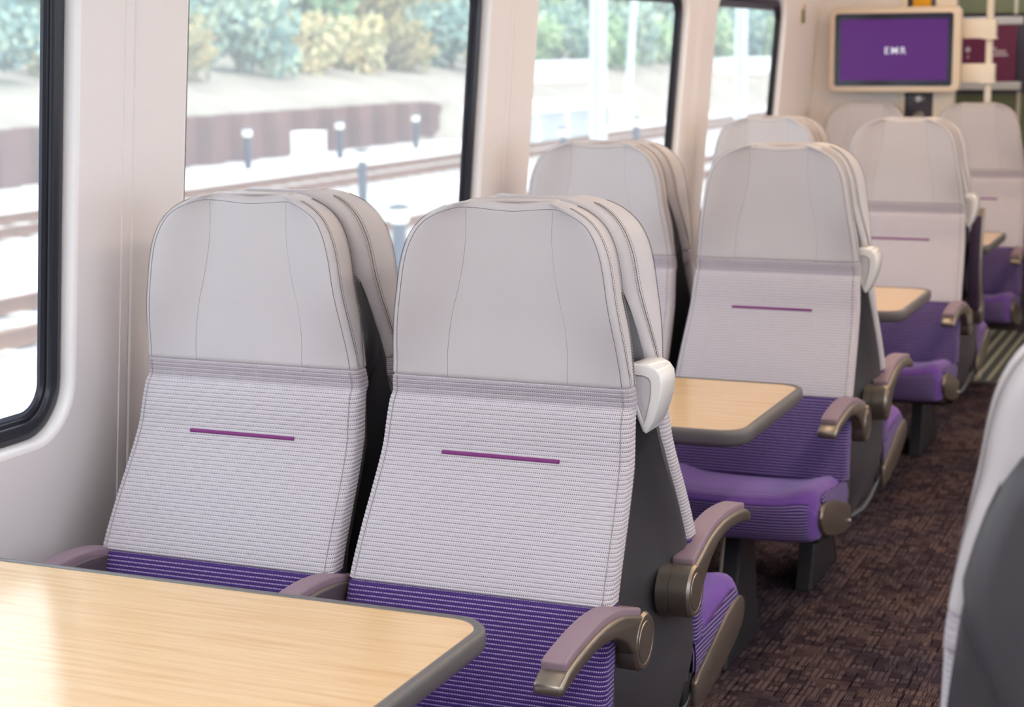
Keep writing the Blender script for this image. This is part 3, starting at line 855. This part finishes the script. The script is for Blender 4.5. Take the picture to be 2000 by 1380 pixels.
# glazed cabinet behind the notice board
cb=thing('equipment_cabinet','olive and white equipment cabinet standing in the vestibule','cabinet',(.42,7.12,0))
mb=MB(); mb.box((-.40,0,0),(.40,.40,2.05)); obj('body',mb.mesh('body',M['greyviolet'],bevel=.006,seg=2),cb)
for a,b in ((1.695,2.0),(.90,1.275)):
    mb=MB(); mb.box((-.38,-.012,a),(.13,.004,b)); obj('panel',mb.mesh('panel',M['olive'],bevel=.003,seg=1),cb)
for x,a,b in ((-.09,1.69,2.02),(.03,1.69,2.02),(.145,1.69,2.02),(-.38,1.31,2.02),(-.10,.90,1.285),(.06,.90,1.285)):
    mb=MB(); mb.box((x-.010,-.020,a),(x+.010,-.010,b)); obj('upright',mb.mesh('upright',M['cream'],bevel=.002,seg=1),cb)
# small safety label on the wall by the last window
lb=thing('safety_label','small green and red safety label high on the wall by the end','label',(wx(1.67)+.002,5.32,1.675))
mb=MB(); mb.box((0,-.032,-.045),(.003,.032,.045)); obj('plate',mb.mesh('plate',M['cream']),lb)
mb=MB(); mb.box((.003,-.029,-.040),(.0045,.012,.020)); obj('green_field',mb.mesh('green_field',M['green']),lb)
mb=MB(); mb.box((.003,.014,-.040),(.0045,.029,.042)); obj('red_field',mb.mesh('red_field',M['red']),lb)

# ------------------------------------------------------------------ tables
def table_meshes():
    x0,x1,d=-.335,.688,.575
    def outline(o):
        r=.062-o*.6; pts=[]
        pts+= [(x0,-d/2+o)]
        for k in range(9):
            a=-PI/2+PI/2*k/8; pts.append((x1-o-r+r*math.cos(a),-d/2+o+r+r*math.sin(a)))
        for k in range(9):
            a=PI/2*k/8; pts.append((x1-o-r+r*math.cos(a),d/2-o-r+r*math.sin(a)))
        pts+= [(x0,d/2-o)]
        return pts
    mb=MB(); v,f=prism(outline(.0145),-.010,.0,'z'); mb.add(v,f); top=mb.mesh('table_top',M['wood'])
    # edging: rounded lip round the top
    prof=[(.0150,-.0005),(.0145,.0012),(.009,.0022),(.004,.0016),(.001,-.002),(0,-.008),(.001,-.024),(.006,-.032),(.016,-.036),(.03,-.036)]
    V=[];F=[];n=None
    for o,z in prof:
        p=outline(o); n=len(p); V+=[(x,y,z) for x,y in p]
    for j in range(len(prof)-1):
        for i in range(n-1): F.append((j*n+i,j*n+i+1,(j+1)*n+i+1,(j+1)*n+i))
    edge=mesh_from('edging',V,F,M['edge']); 
    bm=bmesh.new(); bm.from_mesh(edge); bmesh.ops.recalc_face_normals(bm,faces=bm.faces); bm.to_mesh(edge); bm.free()
    mb=MB(); v,f=prism(outline(.028),-.036,-.0105,'z'); mb.add(v,f)
    v,f=prism([(x0,-.16),(.45,-.05),(.45,.05),(x0,.16)],-.062,-.035,'z'); mb.add(v,f)
    under=mb.mesh('underside',M['under'],bevel=.002,seg=1)
    mb=MB(); mb.box((x0+.002,-.17,-.15),(x0+.030,.17,-.0625)); br=mb.mesh('wall_bracket',M['under'],bevel=.004,seg=1)
    return top,edge,under,br
TB=table_meshes()
def table(label,y):
    t=thing('bay_table',label,'table',(0,y,.735),0,'oak tables between facing seats')
    o=obj('table_top',TB[0],t); o['label']='oak grained laminate top'
    o=obj('edging',TB[1],t); o['label']='rounded grey edging'
    obj('underside',TB[2],t); obj('wall_bracket',TB[3],t)
    return t
table('oak topped table in the foreground, cut by the lower left of the picture',-.742)
table('oak topped table behind the two nearest seats, in the middle of the picture',1.128)
table('small looking oak topped table between the second and third rows of seats',2.935)
table('farthest oak topped table, only a sliver seen by the raised armrest',4.85)

# ------------------------------------------------------------------ seats
SX=.4968; G='lilac and purple train seats'
BK=.254
seat('nearest window seat facing the foreground table, left one of the front pair',0,0,arms=(('R',0),('L',0)),group=G)
seat('nearest aisle seat facing the foreground table, largest seat in the picture',SX,0,arms=(('R',0),),handle=1,group=G)
seat('window seat turned away, back to back behind the nearest window seat',0,BK,True,arms=(('R',0),('L',0)),group=G)
seat('aisle seat turned away, back to back behind the nearest aisle seat',SX,BK,True,arms=(('L',0),),group=G)
seat('window seat facing us across the middle table, beside the second pillar',0,BAY,arms=(('R',0),('L',0)),group=G)
seat('aisle seat facing us across the middle table, purple cushion fully seen',SX,BAY,arms=(('R',0),),handle=1,group=G)
seat('window seat turned away behind the second window seat, brown edge showing',0,BAY+BK,True,arms=(('R',0),),group=G)
seat('aisle seat turned away behind the second aisle seat, armrest pointing away',SX,BAY+BK,True,arms=(('L',0),),group=G)
seat('window seat in the third row facing us, only its grey headrest in view',0,2*BAY,arms=(('R',0),('L',0)),group=G)
seat('aisle seat in the third row facing us, below the information screen',SX,2*BAY,arms=(('R',0),),handle=1,group=G)
seat('window seat turned away behind the third window seat, tan edge showing',0,2*BAY+BK,True,arms=(('R',0),),group=G)
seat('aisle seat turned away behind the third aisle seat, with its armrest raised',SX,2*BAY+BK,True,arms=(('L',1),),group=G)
seat('last window seat under the information screen, shaded tan headrest',0,3*BAY,arms=(('R',0),),group=G)
seat('last aisle seat by the cream pole, at the right edge of the picture',SX,3*BAY,arms=(('R',0),),group=G)
seat('blurred seat across the aisle at the right edge, seen from behind',1.585,-.87,True,arms=(('R',0),),handle=0,group=G)

# ------------------------------------------------------------------ lamps in the ceiling
def lampmat(k,col,e): M[k]=emission('lit_'+k,col,LAMP_E*e)
lampmat('lamp_back_left',(1,.98,.98),3.2); lampmat('lamp_back_right',(1,.98,.98),1.6); lampmat('lamp_near_left',(1,.98,.98),.35); lampmat('lamp_near_right',(1,.97,.96),2.4)
lampmat('lamp_warm_left',(1,.84,.68),.45); lampmat('lamp_warm_right',(1,.76,.52),2.0)
lampmat('lamp_amber_left',(1,.74,.50),1.2); lampmat('lamp_amber_right',(1,.70,.42),1.8); lampmat('lamp_neutral',(1,.95,.88),1.0)
def lamp(x,y,label,mat):
    t=thing('ceiling_light',label,'light',(x,y,2.15),0,'strip lights along the ceiling')
    mb=MB(); mb.box((-.075,-.85,-.018),(.075,.85,0)); obj('housing',mb.mesh('housing',M['white'],bevel=.004,seg=1),t)
    mb=MB(); mb.box((-.062,-.83,-.024),(.062,.83,-.0185)); obj('diffuser',mb.mesh('diffuser',M[mat]),t)
ROW=['sixth','fifth','fourth','third','second','first']
for i in range(-2,4):
    y=-.95+BAY*i
    lamp(.42,y,'strip light over the window side seats, %s from the end wall'%ROW[i+2],'lamp_back_left' if i<0 else 'lamp_near_left' if i<1 else 'lamp_warm_left' if i<2 else 'lamp_amber_left')
    lamp(1.66,y,'strip light over the seats across the aisle, %s from the end wall'%ROW[i+2],'lamp_back_right' if i<0 else 'lamp_near_right' if i<1 else 'lamp_warm_right' if i<2 else 'lamp_amber_right')
for x in (.3,1.1): lamp(x,7.2,'warm strip light in the vestibule ceiling, %s one'%('left' if x<1 else 'right'),'lamp_neutral')
# ------------------------------------------------------------------ outside: yard, tracks, bank
GZ=-1.25
def noise_mat(name,c1,c2,scale,rough=.95,detail=4):
    m=NT(name); m.set(Base_Color=m.mix(m.noise(m.coord(),scale,detail,.6),c1,c2),Roughness=rough); m.b.inputs['Specular IOR Level'].default_value=.1; return m.m
M['gravel']=noise_mat('pale_gravel',srgb(196,192,188),srgb(226,224,222),1.5)
M['ballast']=noise_mat('ballast_stone',srgb(150,142,140),srgb(214,208,204),9)
M['rust']=noise_mat('rusty_rail',srgb(96,62,44),srgb(144,100,74),4)
M['sleeper']=noise_mat('concrete_sleeper',srgb(180,174,168),srgb(208,203,198),3)
M['pile']=noise_mat('rusted_sheet_pile',srgb(80,58,60),srgb(132,94,84),.9)
M['drygrass']=noise_mat('dry_grass_bank',srgb(128,120,108),srgb(182,172,158),.6)
M['boll']=plain('bollard_grey',srgb(34,40,60),.5)
M['lens']=plain('bollard_lens_white',srgb(246,244,232),.3)
M['cabwhite']=plain('cabinet_white',srgb(244,243,240),.4,var=.01)
M['mast']=plain('mast_pale_grey',srgb(206,214,218),.5)
M['concrete']=noise_mat('pale_concrete',srgb(222,222,224),srgb(240,240,242),.8)
M['bark']=noise_mat('bark',srgb(96,88,80),srgb(140,130,118),3)
def leaf_mat(name,stops):
    m=NT(name); g=m.new('ShaderNodeNewGeometry'); oi=m.new('ShaderNodeObjectInfo')
    n=m.noise(m.coord('Object'),.9,3)
    f=m.math('ADD',m.math('MULTIPLY',g.outputs['Random Per Island'],.55),m.math('ADD',m.math('MULTIPLY',n,.55),m.math('MULTIPLY',oi.outputs['Random'],.12)))
    m.set(Base_Color=m.ramp(f,stops),Roughness=.85)
    return m.m
M['leaf_green']=leaf_mat('green_leaves',[(.25,srgb(84,118,100)),(.5,srgb(130,166,124)),(.7,srgb(176,200,146)),(.95,srgb(216,224,184))])
M['leaf_teal']=leaf_mat('dark_green_leaves',[(.25,srgb(82,116,120)),(.5,srgb(120,154,146)),(.7,srgb(156,182,162)),(.95,srgb(198,206,174))])
M['leaf_yellow']=leaf_mat('yellow_autumn_leaves',[(.25,srgb(120,126,104)),(.5,srgb(178,176,132)),(.7,srgb(214,198,146)),(.95,srgb(232,208,164))])
mb=MB(); mb.box((-60,-40,GZ-.3),(8,190,GZ-.02)); struct(obj('ground_yard',mb.mesh('ground_yard',M['gravel'])))
# embankment behind the sheet piling
def bank_z(x,y):
    d=-22.9-x
    return -.12+.36*min(d,2.3)+.14*max(0,d-2.3)+.06*math.sin(y*.31)+.05*math.sin(y*.83+x) if d>0 else GZ
V=[];F=[];nx,ny=16,70
for j in range(ny+1):
    for i in range(nx+1):
        x=-22.95-(i-1)*1.6; y=-5+j*2.8; z=bank_z(x-.001,y)
        if i==0: x=-22.95 if y<49 else -20.9; z=GZ-.05
        V.append((x,y,z))
for j in range(ny):
    for i in range(nx): F.append((j*(nx+1)+i,j*(nx+1)+i+1,(j+1)*(nx+1)+i+1,(j+1)*(nx+1)+i))
struct(obj('terrain_bank',mesh_from('terrain_bank',V,F,M['drygrass'])))
# sheet pile wall: folded steel, ends near y=50
pts=[];y=-2;k=0
while y<50.4:
    a=.16; pts+=[(-22.62,y),(-22.62,y+.62),(-22.92,y+.82),(-22.92,y+1.44)]; y+=1.64
V=[];F=[]
for x,yy in pts: V+=[(x,yy,GZ-.1),(x,yy,-.02 if yy<48.5 else -.02-.22*min(1,(yy-48.5)/2))]
for i in range(len(pts)-1): F.append((2*i,2*i+2,2*i+3,2*i+1))
n=len(V)
for x,yy in pts: V+=[(x-.02,yy,GZ-.1),(x-.02,yy,-.02 if yy<48.5 else -.02-.22*min(1,(yy-48.5)/2))]
for i in range(len(pts)-1): F.append((n+2*i,n+2*i+1,n+2*i+3,n+2*i+2)); F.append((2*i+1,2*i+3,n+2*i+3,n+2*i+1))
o=obj('sheet_pile_wall',mesh_from('sheet_pile_wall',V,F,M['pile'],smooth=False)); tag(o,'rusty brown folded steel retaining wall along the far side of the tracks','retaining wall')
# two tracks
def track(xc,label):
    t=thing('railway_track',label,'track',(xc,0,GZ),0,'railway tracks in the yard')
    mb=MB(); v,f=prism([(-1.35,-.02),(-1.28,.07),(1.28,.07),(1.35,-.02)],-20,150,'y'); mb.add(v,f); obj('ballast',mb.mesh('ballast',M['ballast']),t)
    for sg in (-1,1):
        mb=MB(); mb.add(*prism([(sg*.7175-.07,.10),(sg*.7175-.07,.12),(sg*.7175-.012,.14),(sg*.7175-.012,.22),(sg*.7175-.036,.23),(sg*.7175-.036,.26),(sg*.7175+.036,.26),(sg*.7175+.036,.23),(sg*.7175+.012,.22),(sg*.7175+.012,.14),(sg*.7175+.07,.12),(sg*.7175+.07,.10)],-20,150,'y'))
        obj('rail',mb.mesh('rail',M['rust']),t)
    mb=MB(); yy=8.0
    while yy<75: mb.box((-1.25,yy,.03),(1.25,yy+.25,.11)); yy+=.68
    o=obj('sleepers',mb.mesh('sleepers',M['sleeper']),t); o['kind']='stuff'
track(-16.0,'railway track farther off, just in front of the brown retaining wall')
track(-9.6,'railway track nearer the train with rusty rails')
def bollard(label,x,y,h=1.0):
    t=thing('bollard_light',label,'bollard',(x,y,GZ-.02),0,'bollard lights in the yard')
    
    obj('post',BOL[0],t); obj('lens',BOL[1],t); obj('cap',BOL[2],t)
mb=MB(); mb.lathe([(.085,0),(.085,.78),(.078,.79)],n=20); p0=mb.mesh('post',M['boll'],smooth=True)
mb=MB(); mb.lathe([(.09,.785),(.12,.82),(.12,.93),(.10,.965)],n=20); p1=mb.mesh('lens',M['lens'],smooth=True)
mb=MB(); mb.lathe([(.02,.96),(.14,.968),(.14,.99),(.04,1.02)],n=20); p2=mb.mesh('cap',M['boll'],smooth=True)
BOL=(p0,p1,p2)
for lab,x,y in (('bollard light left of the white cabinet, by the brown wall',-21.0,34.8),('bollard light just right of the white cabinet',-20.8,39.2),('bollard light near the end of the brown wall',-21.0,44.3),
                ('nearer bollard light whose head stands before the far rails',-13.64,26.7),('thick nearest bollard light between the two front headrests',-7.65,16.1),
                ('bollard light low in the third window, left edge',-13.4,36.6),('bollard light low in the third window, over a headrest',-13.6,42.6),('pale bollard light beside the farther cabinet',-20.6,60.0),
                ('bollard light low in the last window, left one',-14.0,62.5),('bollard light low in the last window, middle one',-17.9,77.6)):
    bollard(lab,x,y)
def cabinet(label,x,y,w,h):
    t=thing('trackside_cabinet',label,'cabinet',(x,y,GZ-.02),.12,'white cabinets in the yard')
    mb=MB(); mb.box((-.3,-w/2,.12),(.3,w/2,h)); mb.box((-.32,-w/2-.02,h),(.32,w/2+.02,h+.04)); obj('body',mb.mesh('body',M['cabwhite'],bevel=.02,seg=2),t)
    mb=MB(); mb.box((.30,-w/2+.05,.2),(.315,w/2-.05,h-.06)); obj('door',mb.mesh('door',M['cabwhite'],bevel=.005,seg=1),t)
    mb=MB(); mb.box((-.28,-w/2+.02,0),(.28,w/2-.02,.12)); obj('plinth',mb.mesh('plinth',M['concrete']),t)
cabinet('white trackside cabinet standing before the brown wall',-17.75,32.05,.62,1.03)
cabinet('white trackside cabinet in the third window',-17.8,53.5,1.0,1.2)
def mast(label,x,y,w,h):
    t=thing('line_mast',label,'mast',(x,y,GZ-.02),0,'pale masts beside the line')
    mb=MB()
    for sx in (-1,1):
        for sy in (-1,1): mb.box((sx*w/2-.05,sy*w/2-.05,0),(sx*w/2+.05,sy*w/2+.05,h))
    obj('upright',mb.mesh('upright',M['mast']),t)
    mb=MB(); z=.3;s=1
    while z<h-.6:
        for sx in (-1,1): mb.tube([(sx*w/2,-s*w/2,z),(sx*w/2,s*w/2,z+.55)],.035,6)
        for sy in (-1,1): mb.tube([(-s*w/2,sy*w/2,z),(s*w/2,sy*w/2,z+.55)],.035,6)
        z+=.55;s=-s
    obj('lacing',mb.mesh('lacing',M['mast']),t)
    mb=MB(); mb.box((-.45,-.45,0),(.45,.45,.35)); obj('footing',mb.mesh('footing',M['concrete']),t)
mast('broad pale mast in the third window',-12.3,36.0,.20,8)
mast('broad pale mast in the last window',-12.3,48.4,.20,8)
t=tag(obj('leaning_pole',None),'thin pale pole leaning in the third window beside the mast','pole'); t.location=(-20.4,61.6,GZ)
mb=MB(); mb.tube([(0,0,0),(.35,.35,7)],.14,10); obj('pole_tube',mb.mesh('pole_tube',M['mast'],smooth=True),t)
# pale low wall and a white cable bridge
t=thing('concrete_parapet','long white parapet in the distance below the trees','parapet',(-24.2,62,GZ))
mb=MB(); mb.box((-.2,-2.5,0),(.2,6.5,2.25)); mb.box((-.2,25,0),(.2,90,2.2)); obj('wall_slab',mb.mesh('wall_slab',M['cabwhite']),t)
mb=MB(); mb.box((-.28,-2.5,2.25),(.28,6.5,2.4)); mb.box((-.28,25,2.2),(.28,90,2.35)); obj('coping',mb.mesh('coping',M['concrete']),t)
t=thing('cable_bridge','white cable bridge on short legs low in the third window','cable bridge',(-18.2,50,GZ-.02))
mb=MB(); mb.box((-.5,-7.5,.98),(.5,1.5,1.32)); obj('deck',mb.mesh('deck',M['cabwhite'],bevel=.03,seg=1),t)
for yy in (-6.6,-4.2,-1.6,.9):
    mb=MB(); mb.box((-.4,yy-.14,0),(.4,yy+.14,.98)); obj('leg',mb.mesh('leg',M['mast']),t)

# trees along the bank: three kinds of crown built of many leaf sprays
def crown_mesh(name,mat,n,rx,rz,seed):
    rnd=random.Random(seed); V=[];F=[]
    blobs=[(Vector((rnd.uniform(-.6,.6)*rx,rnd.uniform(-.6,.6)*rx,rnd.uniform(.15,1.7)*rz)),rnd.uniform(.35,.62)*rx) for _ in range(14)]
    for i in range(n):
        c,r=rnd.choice(blobs)
        d=Vector((rnd.gauss(0,1),rnd.gauss(0,1),rnd.gauss(0,1))).normalized()
        p=c+d*r*(rnd.random()**.35)
        a=Vector((rnd.gauss(0,1),rnd.gauss(0,1),rnd.gauss(0,1))).normalized(); b=a.orthogonal().normalized()
        s=rnd.uniform(.10,.24)*rx*.55; k=len(V)
        V+=[p-a*s,p+b*s*.6,p+a*s,p-b*s*.6]; F.append((k,k+1,k+2,k+3))
    return mesh_from(name,V,F,mat,smooth=False)
def trunk_mesh(h,r,seed):
    rnd=random.Random(seed); mb=MB()
    mb.tube([(0,0,-.6),(.05,0,h*.4),(.0,.08,h)],[r,r*.8,r*.45],8)
    for i in range(4):
        a=rnd.uniform(0,6.28); mb.tube([(.03,.03,h*.5),(math.cos(a)*h*.25,math.sin(a)*h*.25,h*.85)],[r*.45,r*.2],6)
    return mb.mesh('trunk',M['bark'],smooth=True)
KIND=[('green',crown_mesh('crown',M['leaf_green'],2200,2.2,1.5,1),trunk_mesh(2.0,.15,1)),
      ('dark',crown_mesh('crown',M['leaf_teal'],2200,2.2,1.7,2),trunk_mesh(2.2,.16,2)),
      ('yellow',crown_mesh('crown',M['leaf_yellow'],2000,2.1,1.1,3),trunk_mesh(1.2,.10,3))]
rt=random.Random(5)
WHAT={0:'bright green tree',1:'dark blue green tree',2:'yellow autumn bush'}
def tree(k,x,y,s,label):
    t=thing('bank_tree',label,'tree',(x,y,bank_z(x,y)),rt.uniform(0,6.28),'trees on the bank beyond the tracks'); t.scale=(s,s,s*rt.uniform(.9,1.1))
    obj('crown',KIND[k][1],t,(0,0,-.1 if k==2 else .1)); obj('trunk',KIND[k][2],t)
def wname(x,y):
    r=(y+2.6)/(1.6-x)
    return 'first' if r<1.35 else 'second' if r<2.35 else 'third' if r<3.45 else 'last'
def row(x0,y0,y1,smin,smax,word,kinds):
    y=y0;i=0;prev=0
    while y<y1:
        s=rt.uniform(smin,smax); y+=prev+1.32*2.2*s*.93*(1.25 if smin>2 else 1); prev=1.32*2.2*s*.93
        x=x0-rt.uniform(0,.3)*s; w=wname(x,y); ks=kinds[w]; k=ks[i%len(ks)]
        tree(k,x,y,s,word%(WHAT[k],w)); i+=1
row(-26.7,17,132,.66,.84,'low %s at the foot of the trees, seen in the %s window',{'first':(1,0,0),'second':(2,2,1,2),'third':(0,1),'last':(1,0)})
row(-32.6,18,140,1.25,1.45,'tall %s behind the low growth, seen in the %s window',{'first':(1,0),'second':(2,1,0),'third':(0,1),'last':(1,0)})
row(-44,14,165,2.5,2.8,'tallest %s at the back, seen in the %s window',{'first':(0,1),'second':(1,0),'third':(0,1),'last':(1,0)})

# ------------------------------------------------------------------ sky, sun and camera
w=bpy.data.worlds.new('sky'); SC.world=w; w.use_nodes=True
bg=w.node_tree.nodes['Background']; bg.inputs[0].default_value=(.81,.91,1,1); bg.inputs[1].default_value=SKY_E
sun=bpy.data.lights.new('sun','SUN'); sun.energy=SUN_E; sun.angle=math.radians(6); sun.color=(1,.95,.88)
so=bpy.data.objects.new('sun',sun); COL.objects.link(so); so.rotation_euler=(math.radians(38),0,math.radians(125))

cam=bpy.data.cameras.new('camera'); co=bpy.data.objects.new('camera',cam); COL.objects.link(co); SC.camera=co
cam.sensor_fit='HORIZONTAL'; cam.sensor_width=36; cam.lens=3425.676/2000*36
yaw,pit,rol=0.39572445734282835,0.17040954087746532,-0.008267931563799593
Fw=Vector((-math.sin(yaw)*math.cos(pit),math.cos(yaw)*math.cos(pit),-math.sin(pit)))
Rt=Vector((math.cos(yaw),math.sin(yaw),0)); Up=Rt.cross(Fw)
c,s=math.cos(rol),math.sin(rol)
R2,U2=c*Rt+s*Up,-s*Rt+c*Up
m=Matrix((R2,U2,-Fw)).transposed().to_4x4(); m.translation=Vector((1.61342,-2.61827,1.51849)); co.matrix_world=m
cam.clip_start=.05; cam.clip_end=500
cam.dof.use_dof=True; cam.dof.focus_distance=2.85; cam.dof.aperture_fstop=5.6
vs=SC.view_settings; vs.view_transform='Standard'; vs.look='None'; vs.exposure=EXPO; vs.gamma=1; vs.use_curve_mapping=False
SC.cycles.max_bounces=10; SC.cycles.diffuse_bounces=5; SC.cycles.transparent_max_bounces=12; SC.cycles.caustics_reflective=False; SC.cycles.caustics_refractive=False
SC.cycles.use_denoising=True
SC.cycles.sample_clamp_indirect=6
